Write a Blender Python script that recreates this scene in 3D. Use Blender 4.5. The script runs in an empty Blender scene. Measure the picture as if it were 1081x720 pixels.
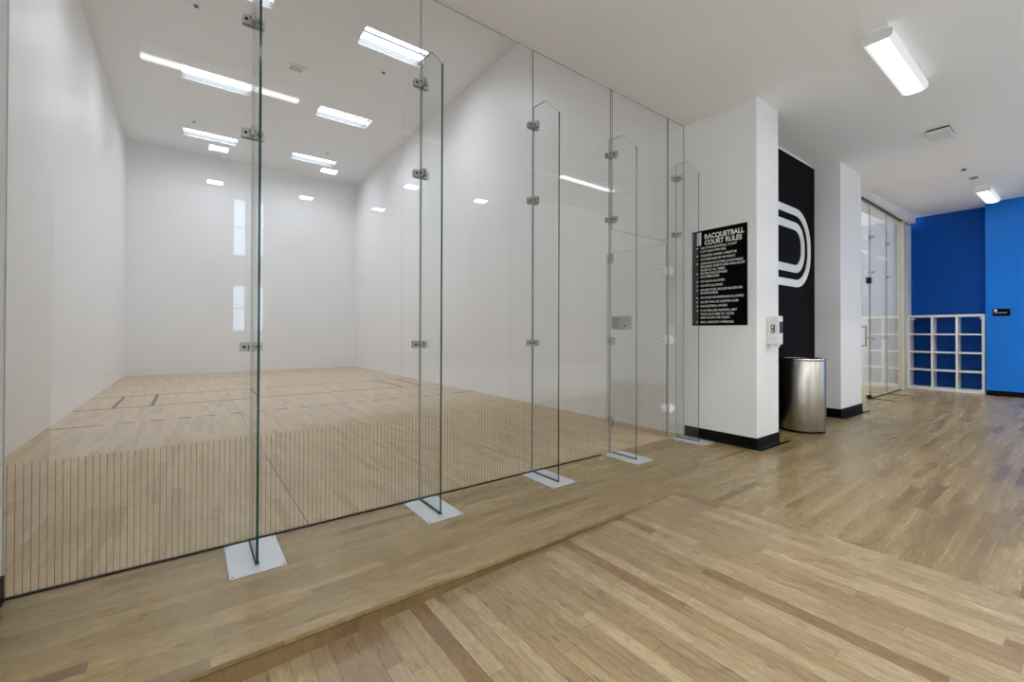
import bpy, bmesh, math, random
from mathutils import Vector, Matrix
random.seed(4)
S = bpy.context.scene
C = S.collection
PI = math.pi

# ------------------------------------------------------------------ dims
W, L, H = 6.096, 12.647, 6.379          # racquetball court
ZC = 3.66                               # corridor ceiling
STEP = -1.025                           # edge of the platform
SEAM_X = 2.012                          # thin joint in the court floor
SEAM = 4.45                             # top of the ramp
SLOPE = 0.0345
HALL_Y, HALL_Z = -18.2, 7.0             # hall behind the photographer

PE_ = .744                              # face of the left pier

def lin(c):
    return tuple(((v/255)/12.92 if v/255 <= .04045 else ((v/255+.055)/1.055)**2.4) for v in c) + (1,)

# ------------------------------------------------------------------ materials
def new_mat(name):
    m = bpy.data.materials.new(name); m.use_nodes = True
    nt = m.node_tree; nt.nodes.clear()
    out = nt.nodes.new('ShaderNodeOutputMaterial')
    return m, nt, out

def pbr(name, rgb, rough=.5, metal=0, noise=.04, scale=6, bump=0, spec=.5, linear=False, aniso=None):
    m, nt, out = new_mat(name)
    b = nt.nodes.new('ShaderNodeBsdfPrincipled')
    col = rgb + (1,) if linear else lin(rgb)
    tc = nt.nodes.new('ShaderNodeTexCoord')
    n = nt.nodes.new('ShaderNodeTexNoise'); n.inputs['Scale'].default_value = scale; n.inputs['Detail'].default_value = 4
    if aniso:
        mp = nt.nodes.new('ShaderNodeMapping'); mp.inputs['Scale'].default_value = aniso
        nt.links.new(tc.outputs['Object'], mp.inputs[0]); nt.links.new(mp.outputs[0], n.inputs['Vector'])
    else:
        nt.links.new(tc.outputs['Object'], n.inputs['Vector'])
    r = nt.nodes.new('ShaderNodeValToRGB')
    r.color_ramp.elements[0].position = .25; r.color_ramp.elements[1].position = .75
    r.color_ramp.elements[0].color = tuple(v*(1-noise) for v in col[:3]) + (1,)
    r.color_ramp.elements[1].color = tuple(min(1, v*(1+noise)) for v in col[:3]) + (1,)
    nt.links.new(n.outputs[0], r.inputs[0]); nt.links.new(r.outputs[0], b.inputs['Base Color'])
    b.inputs['Roughness'].default_value = rough; b.inputs['Metallic'].default_value = metal
    b.inputs['Specular IOR Level'].default_value = spec
    if bump:
        bp = nt.nodes.new('ShaderNodeBump'); bp.inputs['Strength'].default_value = bump; bp.inputs['Distance'].default_value = .002
        nt.links.new(n.outputs[0], bp.inputs['Height']); nt.links.new(bp.outputs[0], b.inputs['Normal'])
    nt.links.new(b.outputs[0], out.inputs[0])
    return m

def emit(name, rgb, strength):
    m, nt, out = new_mat(name)
    e = nt.nodes.new('ShaderNodeEmission'); e.inputs[0].default_value = tuple(rgb) + (1,); e.inputs[1].default_value = strength
    nt.links.new(e.outputs[0], out.inputs[0])
    return m

def glass(name, tint):
    m, nt, out = new_mat(name)
    N = nt.nodes.new; K = nt.links.new
    g = N('ShaderNodeNewGeometry')
    d = N('ShaderNodeVectorMath'); d.operation = 'DOT_PRODUCT'; K(g.outputs['Normal'], d.inputs[0]); K(g.outputs['Incoming'], d.inputs[1])
    a = N('ShaderNodeMath'); a.operation = 'ABSOLUTE'; K(d.outputs['Value'], a.inputs[0])
    s = N('ShaderNodeMath'); s.operation = 'SUBTRACT'; s.inputs[0].default_value = 1; K(a.outputs[0], s.inputs[1]); s.use_clamp = True
    p = N('ShaderNodeMath'); p.operation = 'POWER'; K(s.outputs[0], p.inputs[0]); p.inputs[1].default_value = 5
    f = N('ShaderNodeMath'); f.operation = 'MULTIPLY_ADD'; K(p.outputs[0], f.inputs[0]); f.inputs[1].default_value = .96; f.inputs[2].default_value = .04
    t = N('ShaderNodeBsdfTransparent'); t.inputs[0].default_value = tint + (1,)
    gl = N('ShaderNodeBsdfGlossy'); gl.inputs['Roughness'].default_value = 0; gl.inputs[0].default_value = (1, 1, 1, 1)
    mx = N('ShaderNodeMixShader'); K(f.outputs[0], mx.inputs[0]); K(t.outputs[0], mx.inputs[1]); K(gl.outputs[0], mx.inputs[2])
    K(mx.outputs[0], out.inputs[0])
    return m

def wood(name, axis, tones, w=.07, ln=.9, rough=.3, dark=.55, seam=.0009, var=.16, spec=.4):
    """strip flooring: planks run along axis 'X' or 'Y'; every plank gets its own tone"""
    m, nt, out = new_mat(name)
    N = nt.nodes.new; K = nt.links.new
    def math_(op, a, b=None, c=None):
        n = N('ShaderNodeMath'); n.operation = op
        for i, v in enumerate((a, b, c)):
            if v is None: continue
            if isinstance(v, (int, float)): n.inputs[i].default_value = v
            else: K(v, n.inputs[i])
        return n.outputs[0]
    tc = N('ShaderNodeTexCoord'); sp = N('ShaderNodeSeparateXYZ'); K(tc.outputs['Object'], sp.inputs[0])
    al, ac = (sp.outputs[0], sp.outputs[1]) if axis == 'X' else (sp.outputs[1], sp.outputs[0])
    cw = math_('DIVIDE', ac, w); row = math_('FLOOR', cw)
    wn = N('ShaderNodeTexWhiteNoise'); wn.noise_dimensions = '1D'; K(row, wn.inputs['W'])
    a2 = math_('MULTIPLY_ADD', wn.outputs['Value'], 7.37, math_('DIVIDE', al, ln))
    col = math_('FLOOR', a2)
    idv = N('ShaderNodeCombineXYZ'); K(row, idv.inputs[0]); K(col, idv.inputs[1])
    w2 = N('ShaderNodeTexWhiteNoise'); w2.noise_dimensions = '3D'; K(idv.outputs[0], w2.inputs['Vector'])
    ramp = N('ShaderNodeValToRGB'); cr = ramp.color_ramp
    n = len(tones)
    while len(cr.elements) < n: cr.elements.new(.5)
    for i, (pos, t) in enumerate(tones):
        cr.elements[i].position = pos; cr.elements[i].color = lin(t)
    K(w2.outputs['Value'], ramp.inputs[0])
    # grain, stretched along the plank and different on each one
    off = N('ShaderNodeVectorMath'); off.operation = 'SCALE'; K(w2.outputs['Color'], off.inputs[0]); off.inputs['Scale'].default_value = 31
    gv = N('ShaderNodeCombineXYZ'); K(math_('MULTIPLY', al, 3.0), gv.inputs[0]); K(math_('MULTIPLY', ac, 38), gv.inputs[1])
    ad = N('ShaderNodeVectorMath'); ad.operation = 'ADD'; K(gv.outputs[0], ad.inputs[0]); K(off.outputs[0], ad.inputs[1])
    gn = N('ShaderNodeTexNoise'); gn.inputs['Scale'].default_value = 1.0; gn.inputs['Detail'].default_value = 5; gn.inputs['Roughness'].default_value = .65; gn.inputs['Distortion'].default_value = .8
    K(ad.outputs[0], gn.inputs['Vector'])
    g1 = N('ShaderNodeMapRange'); g1.inputs['From Min'].default_value = .3; g1.inputs['From Max'].default_value = .75
    g1.inputs['To Min'].default_value = 1+var*.6; g1.inputs['To Max'].default_value = 1-var; K(gn.outputs[0], g1.inputs['Value'])
    # broad cathedral figure / mineral streaks
    ad2 = N('ShaderNodeVectorMath'); ad2.operation = 'ADD'; K(off.outputs[0], ad2.inputs[1])
    gv2 = N('ShaderNodeCombineXYZ'); K(math_('MULTIPLY', al, 4.0), gv2.inputs[0]); K(math_('MULTIPLY', ac, 11), gv2.inputs[1]); K(gv2.outputs[0], ad2.inputs[0])
    bn = N('ShaderNodeTexNoise'); bn.inputs['Scale'].default_value = 1.0; bn.inputs['Detail'].default_value = 3; bn.inputs['Distortion'].default_value = 1.5; K(ad2.outputs[0], bn.inputs['Vector'])
    g2 = N('ShaderNodeMapRange'); g2.inputs['From Min'].default_value = .58; g2.inputs['From Max'].default_value = .78
    g2.inputs['To Min'].default_value = 1; g2.inputs['To Max'].default_value = 1-1.5*var; K(bn.outputs[0], g2.inputs['Value'])
    # knots / flecks
    kv = N('ShaderNodeTexVoronoi'); kv.inputs['Scale'].default_value = 1.0
    kc = N('ShaderNodeCombineXYZ'); K(math_('MULTIPLY', al, 1.6), kc.inputs[0]); K(math_('MULTIPLY', ac, 3.4), kc.inputs[1]); K(kc.outputs[0], kv.inputs['Vector'])
    g3 = N('ShaderNodeMapRange'); g3.inputs['From Min'].default_value = .02; g3.inputs['From Max'].default_value = .055
    g3.inputs['To Min'].default_value = .55; g3.inputs['To Max'].default_value = 1; K(kv.outputs['Distance'], g3.inputs['Value'])
    # mottled figure and short mineral flecks
    mv = N('ShaderNodeCombineXYZ'); K(math_('MULTIPLY', al, 14.0), mv.inputs[0]); K(math_('MULTIPLY', ac, 60), mv.inputs[1])
    ma = N('ShaderNodeVectorMath'); ma.operation = 'ADD'; K(mv.outputs[0], ma.inputs[0]); K(off.outputs[0], ma.inputs[1])
    mn = N('ShaderNodeTexNoise'); mn.inputs['Scale'].default_value = 1.0; mn.inputs['Detail'].default_value = 6; mn.inputs['Roughness'].default_value = .7; mn.inputs['Distortion'].default_value = 1.2
    K(ma.outputs[0], mn.inputs['Vector'])
    g4 = N('ShaderNodeMapRange'); g4.inputs['From Min'].default_value = .35; g4.inputs['From Max'].default_value = .7
    g4.inputs['To Min'].default_value = 1+.7*var; g4.inputs['To Max'].default_value = 1-.9*var; K(mn.outputs[0], g4.inputs['Value'])
    fv = N('ShaderNodeTexVoronoi'); fv.inputs['Scale'].default_value = 1.0
    fc_ = N('ShaderNodeCombineXYZ'); K(math_('MULTIPLY', al, 3.1), fc_.inputs[0]); K(math_('MULTIPLY', ac, 17), fc_.inputs[1]); K(fc_.outputs[0], fv.inputs['Vector'])
    g5 = N('ShaderNodeMapRange'); g5.inputs['From Min'].default_value = .04; g5.inputs['From Max'].default_value = .11
    g5.inputs['To Min'].default_value = 1-2.2*var; g5.inputs['To Max'].default_value = 1; K(fv.outputs['Distance'], g5.inputs['Value'])
    mul = math_('MULTIPLY', math_('MULTIPLY', math_('MULTIPLY', g1.outputs[0], g2.outputs[0]), g3.outputs[0]), math_('MULTIPLY', g4.outputs[0], g5.outputs[0]))
    # seams
    fr = math_('FRACT', cw); e1 = math_('MULTIPLY', math_('MINIMUM', fr, math_('SUBTRACT', 1, fr)), w)
    fa = math_('FRACT', a2); e2 = math_('MULTIPLY', math_('MINIMUM', fa, math_('SUBTRACT', 1, fa)), ln)
    ed = math_('LESS_THAN', math_('MINIMUM', e1, e2), seam)
    sm = math_('MULTIPLY_ADD', ed, dark-1, 1)
    fin = math_('MULTIPLY', mul, sm)
    vm = N('ShaderNodeVectorMath'); vm.operation = 'SCALE'; K(ramp.outputs[0], vm.inputs[0]); K(fin, vm.inputs['Scale'])
    b = N('ShaderNodeBsdfPrincipled'); K(vm.outputs[0], b.inputs['Base Color'])
    rr = N('ShaderNodeMapRange'); rr.inputs['To Min'].default_value = rough-.05; rr.inputs['To Max'].default_value = rough+.12; K(gn.outputs[0], rr.inputs['Value'])
    K(rr.outputs[0], b.inputs['Roughness']); b.inputs['Specular IOR Level'].default_value = spec
    K(b.outputs[0], out.inputs[0])
    return m

M = {}
M['wall'] = pbr('court wall white', (240, 240, 241), .4, noise=.008, scale=.7)
M['wall2'] = pbr('corridor wall white', (238, 238, 236), .6, noise=.01, scale=3, bump=.05)
M['ceil'] = pbr('corridor ceiling paint', (240, 239, 236), .8, noise=.01, scale=1.2)
M['cceil'] = pbr('court ceiling paint', (234, 235, 236), .8, noise=.008, scale=1)
M['hall'] = pbr('hall wall paint', (222, 222, 220), .7)
M['black_wall'] = pbr('black slatted wall', (7, 7, 9), .7, noise=.35, spec=.08, scale=1, aniso=(60, 60, .6))
M['logo'] = pbr('pale grey logo paint', (240, 241, 243), .5, noise=.02)
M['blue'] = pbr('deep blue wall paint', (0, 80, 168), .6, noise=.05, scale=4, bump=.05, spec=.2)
M['blue_lit'] = pbr('blue wall paint with lamplight', (2, 112, 206), .5, noise=.05, scale=4, bump=.05, spec=.3)  # lighter copy of the blue, with the far lamp's light in its colour
M['black'] = pbr('black rubber base', (8, 8, 8), .45, noise=.15, spec=.12)
M['gasket'] = pbr('black gasket', (14, 15, 14), .5)
M['plate'] = pbr('brushed steel plate', (206, 210, 214), .42, metal=.35, noise=.04, scale=1, aniso=(3, 90, 3))
M['steel'] = pbr('brushed clamp steel', (192, 192, 190), .45, metal=.4, noise=.08, scale=60)
M['bright'] = pbr('polished hinge metal', (244, 244, 242), .35, noise=.02)
M['bolt'] = pbr('dark bolt head', (42, 42, 42), .4, metal=.8)
M['can'] = pbr('brushed stainless can', (205, 200, 190), .36, metal=1, noise=.07, scale=1, aniso=(70, 70, .5))
_n = M['can'].node_tree; _b = [q for q in _n.nodes if q.type == 'BSDF_PRINCIPLED'][0]
_b.inputs['Anisotropic'].default_value = .85; _b.inputs['Anisotropic Rotation'].default_value = .25
_t = _n.nodes.new('ShaderNodeTangent'); _t.direction_type = 'RADIAL'; _t.axis = 'Z'; _n.links.new(_t.outputs[0], _b.inputs['Tangent'])
M['canrim'] = pbr('polished steel rim', (220, 218, 212), .15, metal=1)
M['edge'] = pbr('green glass edge', (10, 58, 42), .12, noise=.2, scale=3)
M['edge2'] = pbr('silicone joint', (140, 147, 144), .4)
M['edge3'] = pbr('pale green glass edge', (140, 160, 150), .3)
M['frit'] = pbr('vinyl stripe film', (118, 98, 76), .6, noise=.05)
M['glass'] = glass('clear wall glass', (.975, .985, .98))
M['finglass'] = glass('low iron fin glass', (.975, .989, .985))
M['white'] = pbr('white laminate', (236, 236, 234), .45, noise=.01)
M['plastic'] = pbr('white plastic', (226, 226, 222), .4, noise=.01)
M['grey'] = pbr('grey metal', (150, 152, 152), .5, noise=.05)
M['sign'] = pbr('black sign panel', (6, 6, 6), .6, spec=.05, noise=.1, scale=12)
M['text'] = pbr('white lettering', (228, 228, 226), .5, noise=.01)
M['greytext'] = pbr('grey lettering', (120, 112, 108), .5, noise=.01)
M['darkmark'] = pbr('dark print', (40, 40, 42), .5)
M['line'] = pbr('brown court line paint', (96, 64, 45), .5, noise=.08, scale=20)
M['seam'] = pbr('floor seam', (120, 98, 76), .6)
M['jamb'] = pbr('beige jamb', (214, 204, 186), .5, noise=.02)
M['troffer'] = pbr('troffer white enamel', (240, 240, 240), .5, noise=.005)
M['trough'] = pbr('darkened trough enamel', (52, 54, 54), .6, noise=.01)  # white trough coloured dark so it looks dimmer than the lens
M['court_lens'] = emit('court lamp lens', (.92, .98, 1.08), 24.0)
def lamp_lens(name, rgb, core, rim):
    """frosted lens over a tube: brightest along the tube, dimmer towards the long edges"""
    m, nt, out = new_mat(name); N = nt.nodes.new; K = nt.links.new
    tc = N('ShaderNodeTexCoord'); sp = N('ShaderNodeSeparateXYZ'); K(tc.outputs['Object'], sp.inputs[0])
    a = N('ShaderNodeMath'); a.operation = 'ABSOLUTE'; K(sp.outputs[1], a.inputs[0])
    r = N('ShaderNodeMapRange'); r.interpolation_type = 'SMOOTHSTEP'
    r.inputs['From Min'].default_value = .025; r.inputs['From Max'].default_value = .075
    r.inputs['To Min'].default_value = core; r.inputs['To Max'].default_value = rim; K(a.outputs[0], r.inputs['Value'])
    e = N('ShaderNodeEmission'); e.inputs[0].default_value = tuple(rgb)+(1,); K(r.outputs[0], e.inputs[1]); K(e.outputs[0], out.inputs[0])
    return m
M['lamp'] = lamp_lens('corridor lamp lens', (.97, .985, 1.02), 10.0, .75)
M['hall_panel'] = emit('hall lamp and fill lens', (.98, .985, 1.01), 24.5)
M['floor_court'] = wood('court maple strip', 'Y', [(0, (180, 155, 118)), (.3, (190, 166, 130)), (.6, (195, 171, 135)), (.9, (200, 177, 141)), (1, (185, 160, 123))], w=.057, ln=.6, rough=.36, dark=.86, var=.10)
T_PLAT = [(0, (123, 102, 67)), (.08, (140, 119, 80)), (.45, (150, 129, 89)), (.85, (161, 140, 99)), (.95, (140, 118, 81)), (1, (120, 98, 66))]
M['floor_plat'] = wood('platform oak strip', 'X', T_PLAT, w=.060, ln=.75, rough=.25, dark=.62, seam=.0011, var=.26)
T_RAMP = [(0, (130, 104, 75)), (.07, (145, 123, 91)), (.3, (155, 134, 101)), (.5, (161, 140, 107)), (.8, (172, 152, 119)), (.93, (152, 130, 98)), (.97, (142, 116, 86)), (1, (136, 104, 76))]
M['floor_ramp'] = wood('ramp oak strip', 'Y', T_RAMP, w=.072, ln=.9, rough=.25, dark=.55, seam=.0013, var=.27)
M['riser'] = wood('riser board', 'X', [(0, (120, 97, 62)), (1, (134, 110, 74))], w=.5, ln=3.0, rough=.4, var=.2)

# ------------------------------------------------------------------ mesh helpers
def bm_new(): return bmesh.new()

def box(bm, x0, x1, y0, y1, z0, z1, mi=0, side=None):
    """axis box; side = (axis, material index) gives the two faces across that axis another material"""
    xs, ys, zs = sorted((x0, x1)), sorted((y0, y1)), sorted((z0, z1))
    v = [bm.verts.new((x, y, z)) for x in xs for y in ys for z in zs]
    fs = [((0, 1, 3, 2), 0), ((4, 6, 7, 5), 0), ((0, 4, 5, 1), 1), ((2, 3, 7, 6), 1), ((0, 2, 6, 4), 2), ((1, 5, 7, 3), 2)]
    for idx, ax in fs:
        f = bm.faces.new([v[i] for i in idx]); f.material_index = mi
        if side and ax == side[0]: f.material_index = side[1]

def rbox(bm, x0, x1, y0, y1, z0, z1, r=.004, seg=2):
    """box with bevelled edges"""
    t = bmesh.new(); box(t, x0, x1, y0, y1, z0, z1)
    bmesh.ops.bevel(t, geom=t.edges[:] + t.verts[:], offset=r, segments=seg, affect='EDGES', profile=.5)
    me = bpy.data.meshes.new('tmp'); t.to_mesh(me); t.free(); bm.from_mesh(me); bpy.data.meshes.remove(me)

def cyl(bm, c, axis, r, h, n=20, r2=None, mi=0):
    """cylinder starting at c going h along axis"""
    ax = Vector({'X': (1, 0, 0), 'Y': (0, 1, 0), 'Z': (0, 0, 1)}[axis]) if isinstance(axis, str) else Vector(axis).normalized()
    a = ax.orthogonal().normalized(); b = ax.cross(a)
    c = Vector(c); r2 = r if r2 is None else r2
    A = [bm.verts.new(c + (a*math.cos(t) + b*math.sin(t))*r) for t in [2*PI*i/n for i in range(n)]]
    B = [bm.verts.new(c + ax*h + (a*math.cos(t) + b*math.sin(t))*r2) for t in [2*PI*i/n for i in range(n)]]
    for i in range(n):
        j = (i+1) % n; f = bm.faces.new((A[i], A[j], B[j], B[i])); f.smooth = True; f.material_index = mi
    f = bm.faces.new(A[::-1]); f.material_index = mi
    f = bm.faces.new(B); f.material_index = mi

def lathe(bm, c, prof, n=64):
    """spin (r, z) profile about the vertical through c"""
    rings = []
    for r, z in prof:
        rings.append([bm.verts.new((c[0]+r*math.cos(2*PI*i/n), c[1]+r*math.sin(2*PI*i/n), c[2]+z)) for i in range(n)])
    for A, B in zip(rings, rings[1:]):
        for i in range(n):
            j = (i+1) % n; f = bm.faces.new((A[i], A[j], B[j], B[i])); f.smooth = True

def prism(bm, poly, axis, a0, a1, mi=0, smi=None):
    """extrude a 2D polygon along an axis ('X': poly is (y,z); 'Y': (x,z); 'Z': (x,y))"""
    def P(u, v, a): return {'X': (a, u, v), 'Y': (u, a, v), 'Z': (u, v, a)}[axis]
    A = [bm.verts.new(P(u, v, a0)) for u, v in poly]; B = [bm.verts.new(P(u, v, a1)) for u, v in poly]
    f = bm.faces.new(A); f.material_index = mi; f = bm.faces.new(B[::-1]); f.material_index = mi
    n = len(poly)
    for i in range(n):
        j = (i+1) % n; f = bm.faces.new((A[j], A[i], B[i], B[j])); f.material_index = mi if smi is None else smi

def slab_holes(bm, u0, u1, v0, v1, t0, t1, holes, axis):
    """slab with rectangular through holes; axis = thickness axis"""
    us = sorted({u0, u1, *[h[0] for h in holes], *[h[1] for h in holes]})
    vs = sorted({v0, v1, *[h[2] for h in holes], *[h[3] for h in holes]})
    us = [u for u in us if u0 <= u <= u1]; vs = [v for v in vs if v0 <= v <= v1]
    for a, b in zip(us, us[1:]):
        for c, d in zip(vs, vs[1:]):
            mu, mv = (a+b)/2, (c+d)/2
            if any(h[0] < mu < h[1] and h[2] < mv < h[3] for h in holes): continue
            if axis == 'Z': box(bm, a, b, c, d, t0, t1)
            elif axis == 'Y': box(bm, a, b, t0, t1, c, d)
            else: box(bm, t0, t1, a, b, c, d)

def obj(name, bm, mats, parent=None, origin=None):
    """link a bmesh as ONE object; origin moves the object origin (mesh given in world coordinates)"""
    bmesh.ops.recalc_face_normals(bm, faces=bm.faces[:])
    me = bpy.data.meshes.new(name); bm.to_mesh(me); bm.free()
    for m in (mats if isinstance(mats, (list, tuple)) else [mats]): me.materials.append(M[m])
    o = bpy.data.objects.new(name, me); C.objects.link(o)
    w = Vector(origin) if origin else Vector((0, 0, 0))
    if parent is not None:
        o.parent = parent
        base = Vector((0, 0, 0)); p = parent
        while p is not None: base += p.location; p = p.parent
        me.transform(Matrix.Translation(-base))
    elif origin:
        me.transform(Matrix.Translation(-w)); o.location = w
    return o

def tag(o, label, cat, group=None):
    o['label'] = label; o['category'] = cat
    if group: o['group'] = group
    return o

def thing(name, label, cat, loc, group=None):
    o = bpy.data.objects.new(name, None); C.objects.link(o); o.location = loc
    o.empty_display_size = .1
    return tag(o, label, cat, group)

def struct(name, bm, mats, label=None, parent=None):
    o = obj(name, bm, mats, parent)
    if parent is None: o['kind'] = 'structure'
    if label: o['label'] = label
    return o

def dup(root, loc, label, group=None):
    """copy a thing with its parts and sub-parts"""
    r = root.copy(); C.objects.link(r); r.location = loc; r['label'] = label
    if group: r['group'] = group
    for ch in list(root.children):
        c = ch.copy(); C.objects.link(c); c.parent = r
        for g in ch.children:
            d = g.copy(); C.objects.link(d); d.parent = c
    return r

# ================================================================== COURT SHELL
TX = (1.84, 4.37); TY = (4.68, 7.88, 11.06)      # troffers
TW, TD = 1.20, .54
b = bm_new(); box(b, -.15, W+.0, 0, L+.15, -.2, 0); fc = struct('floor', b, 'floor_court', 'maple strip floor of the racquetball court')
b = bm_new(); box(b, -.15, 0, 0, L, 0, H); struct('wall_left', b, 'wall', 'white left side wall of the court')
b = bm_new(); box(b, -.15, W+.15, L, L+.15, 0, H); struct('wall_front', b, 'wall', 'white front wall of the court')
NI = (.745, 1.09, 1.247, 1.43)
b = bm_new(); slab_holes(b, 0, L, 0, H, W, W+.15, [NI], 'X'); struct('wall_right', b, 'wall', 'white right side wall of the court')
b = bm_new(); slab_holes(b, -.15, W+.15, 0, L+.15, H, H+.2, [(x-TW/2, x+TW/2, y-TD/2, y+TD/2) for x in TX for y in TY], 'Z')
struct('ceiling', b, 'cceil', 'flat white ceiling of the court')
b = bm_new(); box(b, -.15, W+.15, -.12, .0, 4.0, H); box(b, -.15, W+.15, .0, .012, 4.0, H); box(b, -.15, W+.15, .0068, .012, ZC, 4.0); struct('wall_back', b, 'wall', 'white wall above the glass')

# court markings (children of the floor)
def strip(bm, x0, x1, y0, y1, z=.0012): box(bm, x0, x1, y0, y1, .0002, z)
lw = .05
YS, YH, YR = 7.777, 6.229, 4.693          # service, short, receiving lines
b = bm_new(); strip(b, 0, W, YS-lw/2, YS+lw/2); obj('service_line', b, 'line', fc)
b = bm_new(); strip(b, 0, W, YH-lw/2, YH+lw/2); obj('short_line', b, 'line', fc)
b = bm_new(); strip(b, 0, .535, YR-lw/2, YR+lw/2)
x = .535+.152
while x < W-.7:
    strip(b, x, x+.152, YR-lw/2, YR+lw/2); x += .304
strip(b, W-.535, W, YR-lw/2, YR+lw/2); obj('receiving_line', b, 'line', fc)
for x0 in (.43, .905, W-.457-.025, W-.93):
    b = bm_new(); strip(b, x0, x0+.05, YH+lw/2, YS-lw/2); obj('service_box_line', b, 'line', fc)
b = bm_new(); strip(b, SEAM_X-.003, SEAM_X+.003, .02, 8.6, .0006); obj('floor_seam', b, 'seam', fc)

# recessed box in the right wall, seen through the open glass door
t = thing('recessed_wall_box', 'small grey open storage recess set into the white court wall behind the glass door', 'recess', (W, (NI[0]+NI[1])/2, NI[2]))
M['niche'] = pbr('niche liner grey', (206, 208, 208), .5, noise=.02)
b = bm_new()
y0, y1, z0, z1 = NI
box(b, W+.09, W+.1, y0+.001, y1-.001, z0+.001, z1-.001)
for a in ((y0+.001, y0+.008, z0+.001, z1-.001), (y1-.008, y1-.001, z0+.001, z1-.001), (y0+.001, y1-.001, z0+.001, z0+.008), (y0+.001, y1-.001, z1-.008, z1-.001)):
    box(b, W, W+.1, *a)
obj('liner', b, 'niche', t)
b = bm_new(); cyl(b, (W+.09, .92, 1.30), 'X', .012, -.02, 12); obj('latch', b, 'bolt', t)

# ceiling troffers
ORD = {0: 'nearest the glass', 1: 'midway between glass and front wall', 2: 'closest to the front wall'}
SIDE = {0: 'row along the left court wall', 1: 'row along the right court wall'}
def make_troffer(loc, label):
    x, y, z = loc
    t = thing('ceiling_light', label, 'light', loc, 'recessed lights in the court ceiling')
    b = bm_new(); d = .12; x0, x1, y0, y1 = x-TW/2, x+TW/2, y-TD/2, y+TD/2
    for a in ((x0, x0+.012, y0, y1), (x1-.012, x1, y0, y1), (x0, x1, y0, y0+.012), (x0, x1, y1-.012, y1)):
        box(b, a[0]+.0005, a[1]-.0005, a[2]+.0005, a[3]-.0005, z-.003, z+d)
    box(b, x0, x1, y0, y1, z+d, z+d+.02)
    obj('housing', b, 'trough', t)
    b = bm_new()
    for a in ((x0-.012, x0+.012, y0-.012, y1+.012), (x1-.012, x1+.012, y0-.012, y1+.012), (x0+.012, x1-.012, y0-.012, y0+.012), (x0+.012, x1-.012, y1-.012, y1+.012)):
        box(b, *a, z-.006, z-.0032)
    obj('trim_frame', b, 'troffer', t)
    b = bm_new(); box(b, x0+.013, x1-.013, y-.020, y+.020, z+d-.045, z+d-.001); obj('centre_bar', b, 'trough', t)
    for s in (-1, 1):
        b = bm_new(); ya, yb = (y-.238, y-.024) if s < 0 else (y+.024, y+.238)
        prof = [(ya+(yb-ya)*k/8, z+d-.012-.022*math.sin(PI*k/8)) for k in range(9)]
        prism(b, [(ya, z+d-.002)] + prof + [(yb, z+d-.002)], 'X', x0+.02, x1-.02)
        obj('lens', b, 'court_lens', t)
    return t
tl = None
for i, x in enumerate(TX):
    for j, y in enumerate(TY):
        lab = 'recessed white ceiling light %s, %s' % (ORD[j], SIDE[i])
        if tl is None: tl = make_troffer((x, y, H), lab)
        else: dup(tl, (x, y, H), lab, 'recessed lights in the court ceiling')

# vent and sprinklers on the court ceiling
t = thing('ceiling_vent', 'small white air register on the court ceiling between the light rows', 'vent', (3.05, 6.4, H))
b = bm_new()
for a in ((2.9, 3.2, 6.28, 6.31), (2.9, 3.2, 6.49, 6.52), (2.9, 2.93, 6.31, 6.49), (3.17, 3.2, 6.31, 6.49)): box(b, *a, H-.03, H-.0005)
obj('frame', b, 'troffer', t)
b = bm_new()
for k in range(5):
    y = 6.325+.033*k; prism(b, [(y, H-.022), (y+.004, H-.026), (y+.024, H-.006), (y+.02, H-.002)], 'X', 2.93, 3.17)
obj('louvre', b, 'troffer', t)
def make_sprinkler(loc, label, group):
    x, y, z = loc
    t = thing('ceiling_sprinkler', label, 'sprinkler', loc, group)
    b = bm_new(); lathe(b, loc, [(.001, -.0003), (.046, -.0003), (.044, -.005), (.030, -.007), (.001, -.007)], 24); obj('escutcheon', b, 'troffer', t)
    b = bm_new(); lathe(b, loc, [(.001, -.007), (.012, -.007), (.013, -.018), (.033, -.021), (.033, -.025), (.001, -.026)], 24); obj('sprinkler_head', b, 'gasket', t)
    return t
G = 'fire sprinklers on the court ceiling'
sp = make_sprinkler((1.459, 5.573, H), 'dark fire sprinkler above the left side of the court, near the glass', G)
dup(sp, (4.472, 5.51, H), 'dark fire sprinkler just beyond the brightest right-hand court light', G)
dup(sp, (1.47, 10.3, H), 'tiny fire sprinkler before the far left court light', G)
dup(sp, (4.57, 10.3, H), 'tiny fire sprinkler before the far right court light', G)

# ================================================================== FLOORS OF THE CORRIDOR
b = bm_new()
prism(b, [(-6, 0), (9.75, 0), (9.75, -.42), (14.55, -.42), (14.55, -3.5), (SEAM, -3.5), (SEAM, STEP), (-6, STEP)], 'Z', 0, -.018)
struct('floor', b, 'floor_plat', 'raised strip-wood landing along the glass wall and corridor')
b = bm_new()
zl = -SLOPE*(SEAM+6)
prism(b, [(-6, zl), (SEAM, -.0002), (SEAM, -.03), (-6, zl-.05)], 'Y', STEP+.04, -3.5)
struct('floor', b, 'floor_ramp', 'sloping strip-wood floor running down beside the step')
b = bm_new(); prism(b, [(-6, -.024), (SEAM-.68, -.024), (-6, zl)], 'Y', STEP+.012, STEP+.03)
struct('trim_1', b, 'riser', 'wooden riser board of the low step')
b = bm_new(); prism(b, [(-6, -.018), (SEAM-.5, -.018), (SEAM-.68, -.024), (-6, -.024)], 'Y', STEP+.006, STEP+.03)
struct('trim_2', b, 'gasket', 'dark strip painted as the shadow under the step edge')  # solid strip, its dark colour stands for shade below the lip
b = bm_new(); box(b, PE_, 4.66, -.011, .006, .0005, .008); struct('trim_3', b, 'gasket', 'dark channel holding the foot of the glass')

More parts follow.
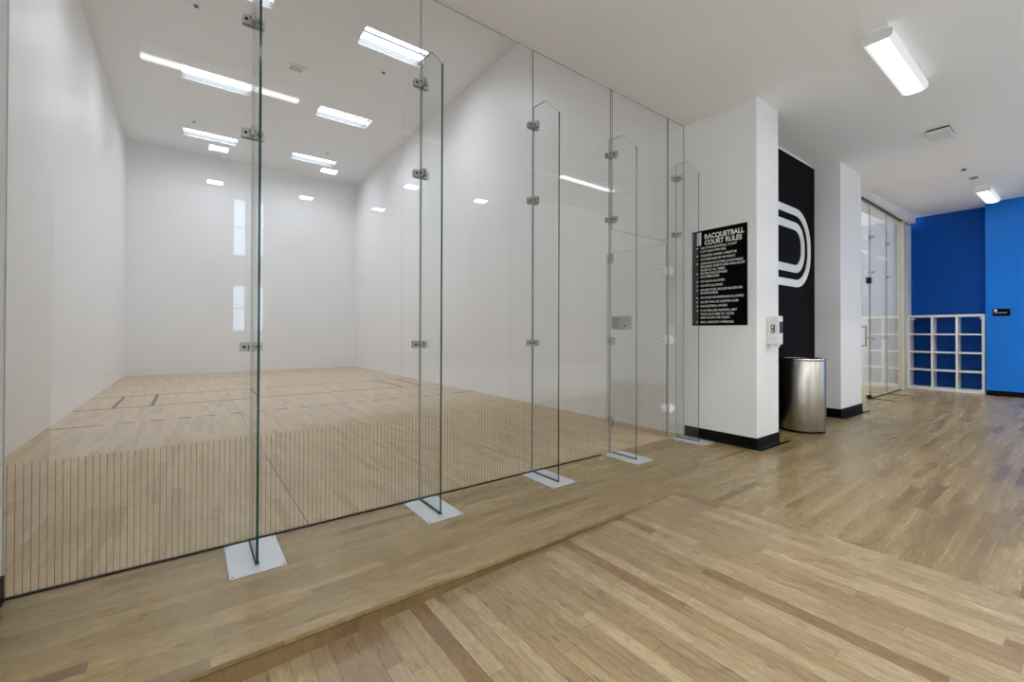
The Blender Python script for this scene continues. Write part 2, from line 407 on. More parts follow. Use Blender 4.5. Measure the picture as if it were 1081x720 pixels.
# ================================================================== PIERS AND CORRIDOR WALLS
PX = 6.105
def base_run(bm, pts, h=.118, t=.012):
    pass
# left pier
b = bm_new(); box(b, -6, PE_, -.83, -.0005, .0, ZC); struct('wall_left', b, 'wall2', 'white pier at the left end of the glass')
b = bm_new(); box(b, PE_, PE_+.012, -.842, -.02, .0005, .118); box(b, -6, PE_, -.842, -.83, .0005, .118); struct('baseboard_left', b, 'black')
# pier A with the rules sign
b = bm_new(); box(b, PX, 6.62, -.826, -.0005, 0, ZC); struct('wall_right', b, 'wall2', 'white pier carrying the court rules sign')
def cove(bm, p, q, out, h=.118):
    """black cove base along p->q on the side 'out' with a small toe"""
    (x0, y0), (x1, y1) = p, q; ox, oy = out
    pr = [(0, h), (.009, h), (.010, .022), (.016, .008), (.028, .0008), (0, .0008)]
    A = [bm.verts.new((x0+ox*u, y0+oy*u, z)) for u, z in pr]; B = [bm.verts.new((x1+ox*u, y1+oy*u, z)) for u, z in pr]
    bm.faces.new(A); bm.faces.new(B[::-1])
    for i in range(len(pr)):
        j = (i+1) % len(pr); bm.faces.new((A[j], A[i], B[i], B[j]))
b = bm_new()
cove(b, (PX, -.02), (PX, -.836), (-1, 0)); cove(b, (PX-.010, -.826), (6.62, -.826), (0, -1)); box(b, PX-.03, 6.80, -.885, -.85, .0004, .004)
struct('baseboard_right', b, 'black', 'black base round the pier with the sign')
# black wall in the alcove
b = bm_new(); box(b, 6.62, 8.83, -.435, -.2, 0, ZC); struct('wall_back', b, 'black_wall', 'black slatted wall in the alcove')
b = bm_new(); box(b, 6.62, 8.83, -.44, -.435, ZC-.022, ZC); struct('trim_4', b, 'wall2', 'thin pale line above the black wall')
# pier B
b = bm_new(); box(b, 8.83, 9.75, -.755, -.2, 0, ZC); struct('wall_right', b, 'wall2', 'white pier beyond the waste bin')
b = bm_new(); cove(b, (8.83, -.445), (8.83, -.765), (-1, 0), .13); cove(b, (8.82, -.755), (9.75, -.755), (0, -1), .13); box(b, 8.81, 9.93, -.82, -.78, .0004, .004)
cove(b, (9.75, -.755), (9.75, -.44), (1, 0), .13)
struct('baseboard_right', b, 'black', 'black base round the far pier')

# corridor ceiling: flat, very gently rising at the far end
b = bm_new(); prism(b, [(-6, ZC), (9.76, ZC), (14.9, 3.835), (14.9, 4.0), (-6, 4.0)], 'Y', -.0068, -3.0); struct('ceiling', b, 'ceil', 'low plain ceiling over the corridor')
b = bm_new(); box(b, 9.75, 14.24, -.56, -.30, 3.645, 3.80); struct('trim_9', b, 'ceil', 'soffit over the far glass wall')
b = bm_new(); box(b, 9.76, 14.2, -.445, -.425, 3.625, 3.645); box(b, 9.76, 14.2, -.405, -.385, 3.625, 3.645); struct('trim_5', b, 'bolt', 'dark head track of the far glass wall')

# blue end wall
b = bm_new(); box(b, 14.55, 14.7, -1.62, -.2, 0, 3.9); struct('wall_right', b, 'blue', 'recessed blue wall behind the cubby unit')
b = bm_new(); box(b, 14.05, 14.7, -5, -1.62, 0, 3.9); struct('wall_right', b, 'blue_lit', 'blue end wall of the corridor')
b = bm_new(); box(b, 14.035, 14.05, -5, -1.63, .0005, .1); struct('baseboard_end', b, 'black', 'black base of the blue wall')

# hall behind the photographer (reflected in the glass; partly added for light)
M['hall_floor'] = pbr('pale bounce flooring', (206, 209, 213), .6, noise=.03, scale=8)  # unseen floor, made pale to bounce neutral light onto the corridor ceiling
b = bm_new(); prism(b, [(-6, zl), (SEAM, 0), (14.2, 0), (14.2, -.2), (-6, -.6)], 'Y', -3.5, HALL_Y); struct('floor', b, 'hall_floor')
WE = (-2.9, -.95, .35, 3.2)
b = bm_new(); slab_holes(b, HALL_Y, 0, -.5, HALL_Z+.2, -6.15, -6, [WE], 'X'); struct('wall_left', b, 'hall')
b = bm_new(); x = -6.07
for q in ((WE[0], WE[0]+.06, WE[2], WE[3]), (WE[1]-.06, WE[1], WE[2], WE[3]), (WE[0], WE[1], WE[2], WE[2]+.06), (WE[0], WE[1], WE[3]-.06, WE[3])): box(b, x-.03, x+.03, *q)
w = struct('window_3', b, 'white')  # invented end window, lets daylight onto the pier faces and ceiling
b = bm_new(); box(b, x-.005, x+.005, WE[0]+.05, WE[1]-.05, WE[2]+.05, WE[3]-.05); obj('pane', b, 'glass', w)
b = bm_new(); box(b, 14.05, 14.2, HALL_Y, -5, -.5, HALL_Z+.2); struct('wall_right', b, 'hall')
WN = (2.80, 3.98, 1.22, 3.15), (2.80, 3.98, 4.35, 6.75)
b = bm_new(); slab_holes(b, -6, 14.2, -.5, HALL_Z+.2, HALL_Y-.25, HALL_Y, WN, 'Y'); struct('wall_rear', b, 'hall')
for i, (a0, a1, c0, c1) in enumerate(WN):
    b = bm_new(); y = HALL_Y-.12
    for q in ((a0, a0+.06, c0, c1), (a1-.06, a1, c0, c1), (a0, a1, c0, c0+.06), (a0, a1, c1-.06, c1)): box(b, q[0], q[1], y-.03, y+.03, q[2], q[3])
    box(b, a0, a1, y-.02, y+.02, (c0+c1)/2-.03, (c0+c1)/2+.03)
    w = struct('window_%d' % (i+1), b, 'white')
    b = bm_new(); box(b, a0+.05, a1-.05, y-.005, y+.005, c0+.05, c1-.05); obj('pane', b, 'glass', w)
b = bm_new(); box(b, -6, 14.2, -3.15, -3.0, ZC, HALL_Z+.2); struct('wall_rear', b, 'hall')
b = bm_new(); box(b, -6.15, 14.2, HALL_Y, -3.15, HALL_Z, HALL_Z+.2); hc = struct('ceiling', b, 'hall')
for x, y in ((2.12, -13.6), (5.40, -13.5), (8.47, -13.3), (11.66, -13.2), (2.17, -17.4), (5.41, -17.35), (8.53, -17.2)):
    b = bm_new(); box(b, x-.25, x+.25, y-.2, y+.2, HALL_Z-.02, HALL_Z-.001); obj('light_panel', b, 'hall_panel', hc)

for x in (-5.2, -2.6, .2, 3.2, 6.8, 11.2):  # extra unseen panels, added only to brighten hall and corridor
    for y in (-4.6, -6.6, -8.8):
        b = bm_new(); box(b, x-.6, x+.6, y-.3, y+.3, HALL_Z-.02, HALL_Z-.001); obj('light_panel', b, 'hall_panel', hc)
# ================================================================== GLASS WALL OF THE COURT
ZT = ZC + .012
GY0, GY1 = -.006, .006
FRIT_H, FRIT_P = .60, .0254
def glass_panel(label, x0, x1, z0=.008, frit=True):
    b = bm_new(); box(b, x0, x1, GY0, GY1, z0, ZT, 0); 
    for f in b.faces:
        if abs(f.normal.y) < .5:
            pass
    o = None
    b.faces.ensure_lookup_table(); b.normal_update()
    for f in b.faces:
        if abs(f.normal.y) < .5: f.material_index = 1
    o = obj('glass_partition', b, ['glass', 'edge2'], origin=((x0+x1)/2, 0, z0))
    tag(o, label, 'glass partition', 'panels of the court glass wall')
    if frit:
        b = bm_new(); n = 0
        k = math.ceil((x0-PE_)/FRIT_P)
        while True:
            x = PE_+.012+k*FRIT_P
            if x > x1-.008: break
            if x > x0+.008: box(b, x-.0011, x+.0011, GY0-.0008, GY0-.0002, z0+.004, FRIT_H)
            k += 1
        obj('stripe_film', b, 'frit', o)['label'] = 'row of thin dark upright lines along the foot of the pane'
    return o
glass_panel('clear glass partition panel between the grey wall end and the nearest fin', PE_, 1.692)
glass_panel('clear glass partition panel between the nearest fin and the second nearest fin', 1.696, 2.739)
glass_panel('clear glass partition panel between the second and third nearest fins', 2.743, 3.789)
glass_panel('clear glass partition panel between the third nearest fin and the open doorway', 3.793, 4.803)
glass_panel('clear glass transom panel above the open court door', 4.827, 5.780, 2.245, False)
glass_panel('narrow clear glass sidelight between the door hinges and the white pier', 5.790, PX-.004, .012, False)

# fins -------------------------------------------------------------
FD = .325                                          # fin depth
def bolt_xy(bm, c, axis, r=.007, h=.004): cyl(bm, c, axis, r, h, 12)
def make_fin(X, label, clampz, y_out=-.335, edge='edge', gy=0, y_in=-.010, plate=True):
    g = 'glass fins along the court glass wall' if gy == 0 else 'glass fins of the far court'
    t = thing('glass_fin', label, 'glass fin', (X, gy, 0), g)
    yi = gy+y_in; yo = gy+y_out; ym = (yi+yo)/2
    b = bm_new()
    prism(b, [(yi, .007), (yo, .007), (yo, 2.985), (ym, 3.148), (yi, 3.155)], 'X', X-.006, X+.006, 0, 1)
    b.normal_update()
    bmesh.ops.recalc_face_normals(b, faces=b.faces[:])
    for f in b.faces:
        if f.material_index == 1 and not f.normal.y < -.95: f.material_index = 2
    obj('pane', b, ['finglass', edge, 'edge2'], t)
    # base plate with a gasket slot
    if plate:
        b = bm_new(); rbox(b, X-.125, X+.125, gy-.418, gy-.018, .0004, .005, .0015, 1)
        pl = obj('base_plate', b, 'plate', t)
        b = bm_new(); box(b, X-.009, X+.009, yo-.006, gy-.018, .0051, .0105); obj('gasket', b, 'gasket', pl)
        for sx in (-.112, .112):
            for yy in (gy-.032, gy-.404):
                b = bm_new(); cyl(b, (X+sx, yy, .0051), 'Z', .005, .0012, 12); obj('screw', b, 'bolt', pl)
    else:
        b = bm_new(); box(b, X-.012, X+.012, yo-.006, gy-.018, .0005, .009); obj('floor_channel', b, 'gasket', t)
    for z in clampz:
        h = .026
        for sgn in (-1, 1):
            # one L-shaped bracket each side of the fin: plate on the glass, cheek on the fin
            L_ = [(.0065, -.0085), (.056, -.0085), (.056, -.018), (.016, -.018), (.016, -.072), (.0065, -.072)]
            b = bm_new(); prism(b, [(X+sgn*u, gy+v) for u, v in L_], 'Z', z-h, z+h)
            cl = obj('clamp', b, 'steel', t)
            b = bm_new(); bolt_xy(b, (X+sgn*.037, gy-.018, z), 'Y', .008, -.004); obj('bolt', b, 'bolt', cl)
            b = bm_new(); bolt_xy(b, (X+sgn*.016, gy-.048, z), 'X', .008, sgn*.004); obj('bolt', b, 'bolt', cl)
        b = bm_new(); yb = gy+max(.0085, y_in+.001); rbox(b, X-.056, X+.056, yb, yb+.0075, z-h, z+h, .002, 1); obj('backing_plate', b, 'steel', t)
    return t
CZ = (2.995, 2.342, 1.115)
make_fin(1.694, 'nearest glass fin, its dark green edge running out of the picture top', CZ, -.33)
make_fin(2.741, 'second nearest glass fin, pointed top in front of a court light', CZ)
make_fin(3.791, 'third nearest glass fin, pointed top against the white court wall', CZ)
make_fin(4.815, 'glass fin at the latch side of the open court door', CZ[:2], -.31, y_in=.030)
make_fin(5.935, 'glass fin in front of the rules sign, beside the door hinges', CZ[:2], -.29)

# open glass door, swung 90 degrees into the court ------------------
DX = 5.812
b = bm_new(); box(b, DX-.006, DX+.006, .030, .915, .012, 2.232)
b.normal_update()
for f in b.faces:
    if abs(f.normal.x) < .5: f.material_index = 2 if f.normal.y < -.5 else 1
door = obj('door_1', b, ['glass', 'edge2', 'edge'], origin=(DX, .03, .012)); door['kind'] = 'structure'
door['label'] = 'frameless glass court door standing open into the court'
b = bm_new(); k = 0
while .03+.012+k*FRIT_P < .905:
    y = .042+k*FRIT_P; box(b, DX-.0072, DX-.0062, y-.0013, y+.0013, .016, FRIT_H); k += 1
obj('stripe_film', b, 'frit', door)
for z in (1.914, 1.128, .343):
    b = bm_new()
    rbox(b, DX-.016, DX-.0065, .034, .10, z-.045, z+.045, .003, 2); rbox(b, DX+.0065, DX+.016, .034, .10, z-.045, z+.045, .003, 2)
    cyl(b, (DX-.002, .018, z-.045), 'Z', .013, .09, 16)
    rbox(b, DX-.02, DX+.085, -.022, -.0085, z-.045, z+.045, .003, 2)
    rbox(b, DX-.006, DX+.085, .0085, .018, z-.045, z+.045, .003, 2)
    h = obj('hinge', b, 'bright', door)
    b = bm_new()
    for dz in (-.024, .024):
        bolt_xy(b, (DX-.016, .075, z+dz), 'X', .007, -.003); bolt_xy(b, (DX+.06, -.022, z+dz), 'Y', .007, -.003)
    obj('bolt', b, 'bolt', h)
for nm, z0, z1 in (('lock', 1.045, 1.145), ('patch_fitting', 2.115, 2.236), ('patch_fitting', .010, .115)):
    b = bm_new(); ya = .80 if nm == 'lock' else .83
    rbox(b, DX-.018, DX-.0065, ya, .917, z0, z1, .003, 2); rbox(b, DX+.0065, DX+.018, ya, .917, z0, z1, .003, 2)
    lk = obj(nm, b, 'steel', door)
    b = bm_new(); cyl(b, (DX-.018, (ya+.917)/2, (z0+z1)/2), 'X', .012, -.006, 16); obj('lock_cylinder' if nm == 'lock' else 'bolt', b, 'bolt', lk)
    if nm == 'lock':
        b = bm_new(); cyl(b, (DX-.002, .90, 1.125), 'Y', .016, .04, 16); obj('latch', b, 'bright', lk)

# ================================================================== SIGN ON THE PIER
def text_mesh(body, size, bold=0.0, sx=1.0, align='LEFT'):
    cu = bpy.data.curves.new('tmp', 'FONT'); cu.body = body; cu.size = size; cu.offset = bold; cu.align_x = align
    cu.resolution_u = 3; cu.extrude = .0006
    o = bpy.data.objects.new('tmp', cu); C.objects.link(o)
    dg = bpy.context.evaluated_depsgraph_get(); dg.update()
    me = bpy.data.meshes.new_from_object(o.evaluated_get(dg))
    bpy.data.objects.remove(o); bpy.data.curves.remove(cu)
    me.transform(Matrix.Diagonal((sx, 1, 1, 1)))
    return me
def add_text(bm, body, size, place, bold=0.0, width=None, sx=1.0):
    me = text_mesh(body, size, bold, sx)
    if width:
        xs = [v.co.x for v in me.vertices]; k = width/(max(xs)-min(xs)); me.transform(Matrix.Diagonal((k, 1, 1, 1)))
    me.transform(place); bm.from_mesh(me); bpy.data.meshes.remove(me)
def wallX(x, y, z):   # writing on a face looking to -X: text right = -Y, up = +Z
    return Matrix(((0, 0, -1, x), (-1, 0, 0, y), (0, 1, 0, z), (0, 0, 0, 1)))
SX = PX-.009; SY0, SY1, SZ0, SZ1 = -.115, -.737, 1.289, 2.372
t = thing('rules_sign', 'tall black court rules sign with white lettering on the white pier', 'sign', (PX, (SY0+SY1)/2, SZ0))
b = bm_new(); rbox(b, SX, PX-.0008, SY1, SY0, SZ0, SZ1, .0015, 1); obj('panel', b, 'sign', t)
def sign_z(v): return 2.372-(v-244.2)/99.6*1.083     # height on the sign read from the photograph
b = bm_new()
add_text(b, 'RACQUETBALL', .074, wallX(SX-.0006, -.266, 2.272), .0026, .437)
add_text(b, 'COURT RULES', .074, wallX(SX-.0006, -.266, 2.204), .0026, .417)
obj('heading', b, 'text', t)
RULES = [('USE OF RACQUETBALL COURT', 263.75, .629, 1), ('IS AT YOUR OWN RISK.', 267.5, .514, 0),
         ('CHILDREN UNDER 14 MUST BE', 271.7, .627, 1), ('ACCOMPANIED BY AN ADULT.', 275.7, .617, 0),
         ('APPROPRIATE ATTIRE & FOOTWEAR', 280, .695, 1), ('REQUIRED (SHIRTS AND NON-SCUFF', 283.4, .711, 0), ('SHOES AT ALL TIMES).', 287, .506, 0),
         ('PROTECTIVE EYEWEAR', 290.5, .527, 1), ('RECOMMENDED.', 293.9, .44, 0),
         ('NO GLASS ALLOWED.', 298.75, .501, 1), ('NO PETS ALLOWED.', 303.3, .48, 1),
         ('NO BICYCLES, ROLLER BLADES OR', 307.7, .687, 1), ('SKATE BOARDS.', 311, .426, 0),
         ('NO FOOD OR BEVERAGES ALLOWED.', 315.8, .703, 1), ('NO SPITTING OR CHEWING GUM.', 320.4, .646, 1),
         ('RACQUETBALL HOURS:', 324.6, .527, 1),
         ('IF OTHERS ARE WAITING, LIMIT', 329.2, .629, 1), ('TOTAL PLAY TIME TO 1 HOUR', 333, .600, 0), ('AND VACATE THE COURT.', 336.7, .557, 0),
         ('MAX. CAPACITY: 4 PERSONS.', 341.25, .596, 1)]
bt = bm_new()
for body, v, y1, bullet in RULES:
    z = sign_z(v)
    add_text(bt, body, .0345, wallX(SX-.0006, -.219, z), .0005, y1-.219)
    if bullet:
        bb = bm_new(); box(bb, SX-.0012, SX-.0004, -.172, -.188, z+.004, z+.020); obj('bullet_mark', bb, 'text', t)
obj('rules_text', bt, 'text', t)
b = bm_new(); box(b, SX-.0012, SX-.0002, -.178, -.228, 2.205, 2.352); obj('blank_label', b, 'text', t)

# ================================================================== DISPENSER ON THE PIER END
t = thing('wall_dispenser', 'white wall dispenser with dark emblem at the outer edge of the sign pier', 'dispenser', (6.385, -.826, 1.08))
b = bm_new(); rbox(b, 6.330, 6.440, -.945, -.8265, 1.085, 1.385, .012, 3); d = obj('body', b, 'plastic', t)
b = bm_new(); rbox(b, 6.345, 6.425, -.9475, -.9445, 1.205, 1.325, .001, 1); obj('window', b, 'darkmark', t)
b = bm_new(); rbox(b, 6.350, 6.420, -.925, -.84, 1.06, 1.087, .006, 2); obj('nozzle', b, 'plastic', t)
b = bm_new()
for zc, r in ((1.272, .024), (1.228, .024)):
    n = 24
    for ring in ((r, r*.55),):
        o_ = [b.verts.new((6.3292, -.885+ring[0]*.75*math.cos(2*PI*i/n), zc+ring[0]*math.sin(2*PI*i/n))) for i in range(n)]
        q_ = [b.verts.new((6.3292, -.885+ring[1]*.75*math.cos(2*PI*i/n), zc+ring[1]*math.sin(2*PI*i/n))) for i in range(n)]
        for i in range(n): b.faces.new((o_[i], o_[(i+1) % n], q_[(i+1) % n], q_[i]))
box(b, 6.3285, 6.3295, -.908, -.900, 1.21, 1.29)
obj('emblem', b, 'darkmark', t)

# ================================================================== LOGO ON THE BLACK WALL
def rounded(cx, cz, hw, hh, r, n=10):
    pts = []
    for sx, sz, a0 in ((1, 1, 0), (-1, 1, PI/2), (-1, -1, PI), (1, -1, 3*PI/2)):
        for k in range(n+1):
            a = a0+PI/2*k/n; pts.append((cx+sx*(hw-r)+r*math.cos(a), cz+sz*(hh-r)+r*math.sin(a)))
    return pts
def ring(bm, A, B, y0, y1):
    n = len(A)
    def V(p, y): return bm.verts.new((p[0], y, p[1]))
    a0 = [V(p, y0) for p in A]; b0 = [V(p, y0) for p in B]; a1 = [V(p, y1) for p in A]; b1 = [V(p, y1) for p in B]
    for i in range(n):
        j = (i+1) % n
        bm.faces.new((a0[i], a0[j], b0[j], b0[i])); bm.faces.new((a1[j], a1[i], b1[i], b1[j]))
        bm.faces.new((a0[j], a0[i], a1[i], a1[j])); bm.faces.new((b0[i], b0[j], b1[j], b1[i]))
lx, lz = 7.60, 2.39
t = thing('wall_emblem', 'large pale double-outline rounded emblem on the black alcove wall', 'emblem', (lx, -.435, lz))
b = bm_new(); ring(b, rounded(lx, lz, 1.065, .545, .50), rounded(lx, lz, .955, .445, .41), -.4358, -.442); obj('outer_band', b, 'logo', t)
b = bm_new(); ring(b, rounded(lx, lz, .845, .347, .31), rounded(lx, lz, .725, .243, .21), -.4358, -.442); obj('inner_band', b, 'logo', t)

# ================================================================== WASTE BIN
cx, cy, R = 7.565, -.715, .25
t = thing('waste_bin', 'round brushed stainless steel waste bin in front of the black wall', 'bin', (cx, cy, 0))
b = bm_new(); lathe(b, (cx, cy, 0), [(R-.014, .022), (R-.014, .004), (R-.004, .0008), (.001, .0008)]); obj('base_ring', b, 'black', t)
b = bm_new(); lathe(b, (cx, cy, 0), [(R-.012, .022), (R, .026), (R, .865), (R-.006, .87)]); obj('body', b, 'can', t)
b = bm_new(); lathe(b, (cx, cy, 0), [(R-.006, .87), (R+.005, .872), (R+.006, .892), (R-.004, .898), (R-.035, .898), (R-.05, .885)]); obj('rim', b, 'canrim', t)
b = bm_new(); lathe(b, (cx, cy, 0), [(R-.05, .885), (R-.055, .3), (.001, .29)]); obj('liner', b, 'black', t)

# ================================================================== CORRIDOR LAMPS AND CEILING FITTINGS
def make_lamp(loc, label):
    x, y, z = loc; hl = .625
    t = thing('ceiling_lamp', label, 'lamp', loc, 'surface lamps along the corridor ceiling')
    b = bm_new(); rbox(b, x-hl-.02, x+hl+.02, y-.075, y+.075, z-.0395, z-.0005, .004, 1); obj('housing', b, 'troffer', t)
    b = bm_new()
    prof = [(-.096, -.040), (-.098, -.075), (-.092, -.094), (-.076, -.104), (-.04, -.109), (0, -.110), (.04, -.109), (.076, -.104), (.092, -.094), (.098, -.075), (.096, -.040)]
    prism(b, [(y+u, z+v) for u, v in prof], 'X', x-hl+.012, x+hl-.012); obj('lens', b, 'lamp', t)
    for s in (-1, 1):
        b = bm_new(); prof2 = [(u*1.04, -.038 if v > -.05 else v*1.02) for u, v in prof]
        xa, xb = sorted((x+s*hl, x+s*(hl-.012))); prism(b, [(y+u, z+v) for u, v in prof2], 'X', xa, xb); obj('end_cap', b, 'plastic', t)
    return t
lp = make_lamp((6.45, -1.87, ZC), 'long white wraparound lamp lit on the ceiling in front of the sign pier')
# far lamp hangs on the rising part of the ceiling
def zc(x): return ZC if x < 9.76 else ZC+(x-9.76)*(3.835-ZC)/(14.9-9.76)
far = dup(lp, (12.9, -1.77, zc(12.28)-.012), 'smaller-looking lit lamp on the far ceiling close to the blue wall', 'surface lamps along the corridor ceiling')
far.rotation_euler = (0, -math.atan((3.835-ZC)/(14.9-9.76)), 0); far.location.z = zc(12.9)-.001
dup(lp, (1.67, -1.93, ZC), 'corridor lamp mirrored as a long streak in the nearest glass panels', 'surface lamps along the corridor ceiling')
dup(lp, (-3.1, -1.93, ZC), 'unseen added ceiling lamp farthest from the blue wall, beyond the grey wall end', 'surface lamps along the corridor ceiling')  # out of view, added to help light the corridor

t = thing('ceiling_sensor', 'flat white rounded box on the corridor ceiling between the two lamps', 'sensor', (8.72, -1.8, ZC))
b = bm_new(); rbox(b, 8.56, 8.88, -1.90, -1.70, ZC-.018, ZC-.0005, .004, 1); obj('mount', b, 'gasket', t)
b = bm_new(); rbox(b, 8.54, 8.90, -1.905, -1.695, ZC-.055, ZC-.018, .016, 3); obj('cover', b, 'plastic', t)
sp2 = make_sprinkler((10.75, -1.74, zc(10.75)), 'small fire sprinkler on the corridor ceiling before the far lamp', 'fire sprinklers on the corridor ceiling')
t = thing('smoke_detector', 'small flat round detector on the corridor ceiling next to the far lamp', 'detector', (11.5, -1.755, zc(11.5)))
b = bm_new(); lathe(b, (11.5, -1.755, zc(11.5)), [(.001, -.0005), (.055, -.0005), (.055, -.014), (.04, -.026), (.001, -.028)], 28); obj('body', b, 'grey', t)

# ================================================================== FAR COURT BEHIND THE SECOND GLASS WALL
GY = -.42
b = bm_new(); box(b, 9.75, 14.25, GY, 9, -.2, 0); struct('floor', b, 'floor_court', 'wooden floor of the far court')
b = bm_new(); box(b, 9.6, 9.75, GY+.22, 9, 0, 5.2); struct('wall_left', b, 'wall')
b = bm_new(); box(b, 14.1, 14.25, -.41, 9, 0, 5.2); struct('wall_right', b, 'wall', 'white side wall of the far court')
b = bm_new(); box(b, 9.6, 14.25, 9, 9.15, 0, 5.2); struct('wall_front', b, 'wall')
b = bm_new(); box(b, 9.6, 14.25, -.3, 9.15, 5.2, 5.35); fcc = struct('ceiling', b, 'cceil')
b = bm_new(); box(b, 9.6, 14.25, -.30, -.15, 3.8, 5.2); struct('wall_back', b, 'wall')
for x in (10.9, 13.0):
    for y in (2.2, 5.8):
        b = bm_new(); box(b, x-.6, x+.6, y-.27, y+.27, 5.17, 5.199); obj('light_panel', b, 'court_lens', fcc)
def far_panel(label, x0, x1, z0=.012, z1=3.622):
    b = bm_new(); box(b, x0, x1, GY-.006, GY+.006, z0, z1); b.normal_update()
    for f in b.faces:
        if abs(f.normal.y) < .5: f.material_index = 1
    return tag(obj('glass_partition', b, ['glass', 'edge2'], origin=((x0+x1)/2, GY, z0)), label, 'glass partition', 'panels of the far glass wall')
far_panel('far glass transom panel above the door with the pull handle', 10.5, 11.524, 2.245)
far_panel('far glass wall panel between the two far fins', 11.532, 12.596)
far_panel('far glass wall panel between the last far fin and the beige jamb', 12.604, 13.66)
far_panel('far glass sidelight half hidden behind the far white pier', 9.76, 10.492)
make_fin(11.528, 'far glass fin nearer the far white pier', CZ, -.335, edge='edge3', gy=GY, plate=False)
make_fin(12.600, 'far glass fin beside the blue wall', CZ, -.335, edge='edge3', gy=GY, plate=False)
b = bm_new(); box(b, 10.505, 11.505, GY-.006, GY+.006, .012, 2.235); b.normal_update()
for f in b.faces:
    if abs(f.normal.y) < .5: f.material_index = 1
d2 = obj('door_2', b, ['glass', 'edge2'], origin=(11.0, GY, .012)); d2['kind'] = 'structure'; d2['label'] = 'glass door with pull handle beyond the far pier'
b = bm_new()
for yy in (GY-.06, GY+.06):
    for x in (11.06,):
        cyl(b, (x, yy, .98), 'Z', .011, .36, 14)
for z in (.99, 1.33): cyl(b, (11.06, GY-.06, z), 'Y', .011, .12, 14)
obj('pull_handle', b, 'grey', d2)
for z0, z1 in ((2.13, 2.243), (.003, .075)):
    b = bm_new(); rbox(b, 11.42, 11.518, GY-.03, GY-.0065, z0, z1, .003, 1); rbox(b, 11.42, 11.518, GY+.0065, GY+.03, z0, z1, .003, 1); obj('patch_fitting', b, 'bolt', d2)
b = bm_new(); box(b, 11.55, 13.66, GY-.012, GY-.007, .0005, .02); struct('trim_6', b, 'gasket', 'dark foot channel of the far glass wall')
b = bm_new(); box(b, 13.68, 13.86, GY-.05, GY+.1, 0, 3.622); struct('trim_7', b, 'jamb', 'beige jamb at the end of the far glass wall')
b = bm_new(); box(b, 13.86, 13.95, GY-.02, GY+.1, 0, 3.622); struct('trim_8', b, 'bolt', 'dark strip beside the beige jamb')
b = bm_new(); box(b, 13.95, 14.55, GY-.005, GY+.1, 0, 3.645); struct('wall_right', b, 'wall2', 'narrow white wall end beside the blue recess')

# ================================================================== CUBBY UNIT AND ROOM PLATE
K0, K1, KX, KD, KH = -1.605, -.432, 14.11, .39, 1.605
t = thing('cubby_shelf', 'white open cubby unit of twelve boxes against the blue recess', 'shelf', (KX+KD/2, (K0+K1)/2, 0))
th = .045
b = bm_new(); rbox(b, KX, KX+KD, K0, K0+th, .001, KH, .002, 1); obj('side_panel', b, 'white', t)
b = bm_new(); rbox(b, KX, KX+KD, K1-th, K1, .001, KH, .002, 1); obj('side_panel', b, 'white', t)
b = bm_new(); rbox(b, KX, KX+KD, K0+th, K1-th, KH-th, KH, .002, 1); obj('top_panel', b, 'white', t)
b = bm_new(); rbox(b, KX, KX+KD, K0+th, K1-th, .001, .065, .002, 1); obj('bottom_panel', b, 'white', t)
cw_ = (K1-K0-2*th-2*.03)/3
for k in (1, 2):
    y = K0+th+k*cw_+(k-1)*.03; b = bm_new(); rbox(b, KX, KX+KD, y, y+.03, .065, KH-th, .001, 1); obj('divider', b, 'white', t)
ch_ = (KH-th-.065-3*.03)/4
for k in (1, 2, 3):
    z = .065+k*ch_+(k-1)*.03; b = bm_new()
    for q in range(3):
        y = K0+th+q*(cw_+.03); box(b, KX+.004, KX+KD, y, y+cw_, z, z+.03)
    obj('shelf_board', b, 'white', t)
for y0, y1 in ((K1-th-.085, K1-th-.001), (K0+th+.001, K0+th+.03)):
    b = bm_new(); rbox(b, KX+.02, KX+.05, y0, y1, KH-th-.055, KH-th-.022, .004, 1); obj('bracket', b, 'plastic', t)
t = thing('room_sign', 'small black room plate with a round mark on the blue wall', 'sign', (14.05, -1.83, 1.56))
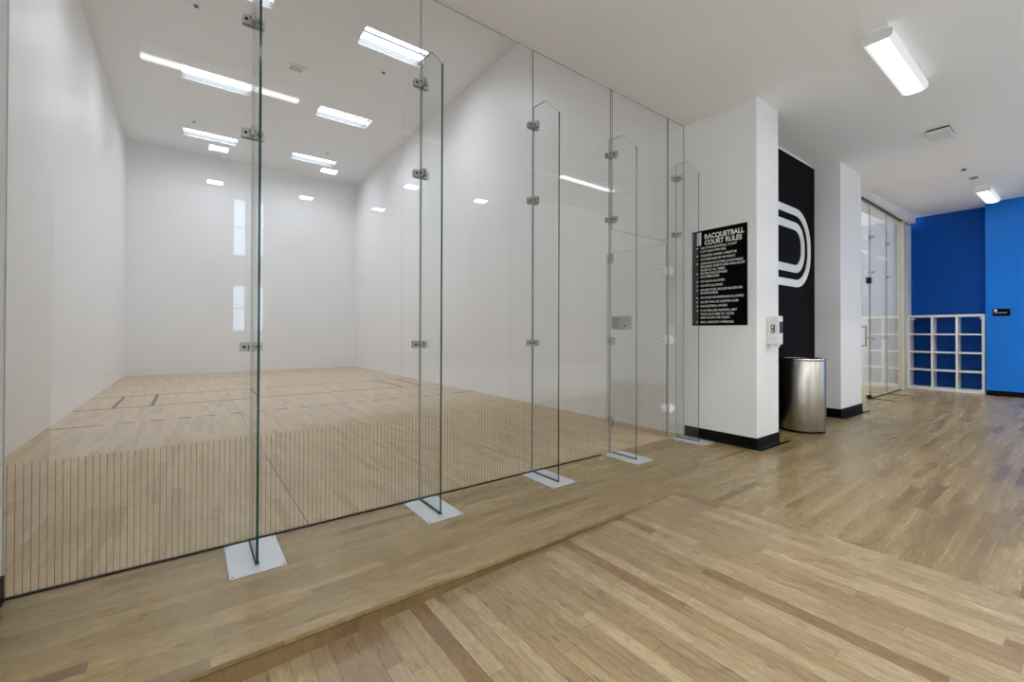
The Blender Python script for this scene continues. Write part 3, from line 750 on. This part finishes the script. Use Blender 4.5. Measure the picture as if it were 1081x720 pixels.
b = bm_new(); rbox(b, 14.040, 14.0499, -1.94, -1.715, 1.56, 1.695, .001, 1); obj('plate', b, 'sign', t)
b = bm_new(); cyl(b, (14.040, -1.752, 1.664), 'X', .022, -.002, 16); obj('round_mark', b, 'text', t)
b = bm_new(); box(b, 14.0385, 14.040, -1.90, -1.735, 1.606, 1.632); obj('text_strip', b, 'greytext', t)

# ================================================================== LIGHT, CAMERA, VIEW
w = bpy.data.worlds.new('sky'); S.world = w; w.use_nodes = True
nt = w.node_tree; nt.nodes.clear()
o = nt.nodes.new('ShaderNodeOutputWorld'); bg = nt.nodes.new('ShaderNodeBackground')
bg.inputs[0].default_value = (.62, .78, 1, 1); bg.inputs[1].default_value = 5.5; nt.links.new(bg.outputs[0], o.inputs[0])

f, yaw, pitch, roll, cyp = 457.94, math.radians(36.6493), math.radians(.4078), math.radians(.1661), 348.16
cam = bpy.data.cameras.new('camera'); co = bpy.data.objects.new('camera', cam); C.objects.link(co)
fw = Vector((math.sin(yaw), math.cos(yaw), 0)); rt = Vector((math.cos(yaw), -math.sin(yaw), 0)); up = Vector((0, 0, 1))
f2 = fw*math.cos(pitch)+up*math.sin(pitch); u2 = up*math.cos(pitch)-fw*math.sin(pitch)
r3 = rt*math.cos(roll)+u2*math.sin(roll); u3 = u2*math.cos(roll)-rt*math.sin(roll)
mw = Matrix((r3, u3, -f2)).transposed().to_4x4(); mw.translation = Vector((1.4057, -2.9112, 1.1996))
co.matrix_world = mw
cam.sensor_fit = 'HORIZONTAL'; cam.sensor_width = 36; cam.lens = f/1081*36
cam.shift_y = (cyp-360)/1081; cam.clip_start = .02; cam.clip_end = 200
S.camera = co
S.view_settings.view_transform = 'Standard'; S.view_settings.look = 'None'
S.view_settings.gamma = 1; S.view_settings.use_curve_mapping = False
S.view_settings.exposure = .1
S.cycles.use_denoising = True
S.cycles.max_bounces = 14; S.cycles.diffuse_bounces = 8; S.cycles.glossy_bounces = 6; S.cycles.transparent_max_bounces = 40
S.cycles.caustics_reflective = False; S.cycles.caustics_refractive = False
S.cycles.sample_clamp_indirect = 6
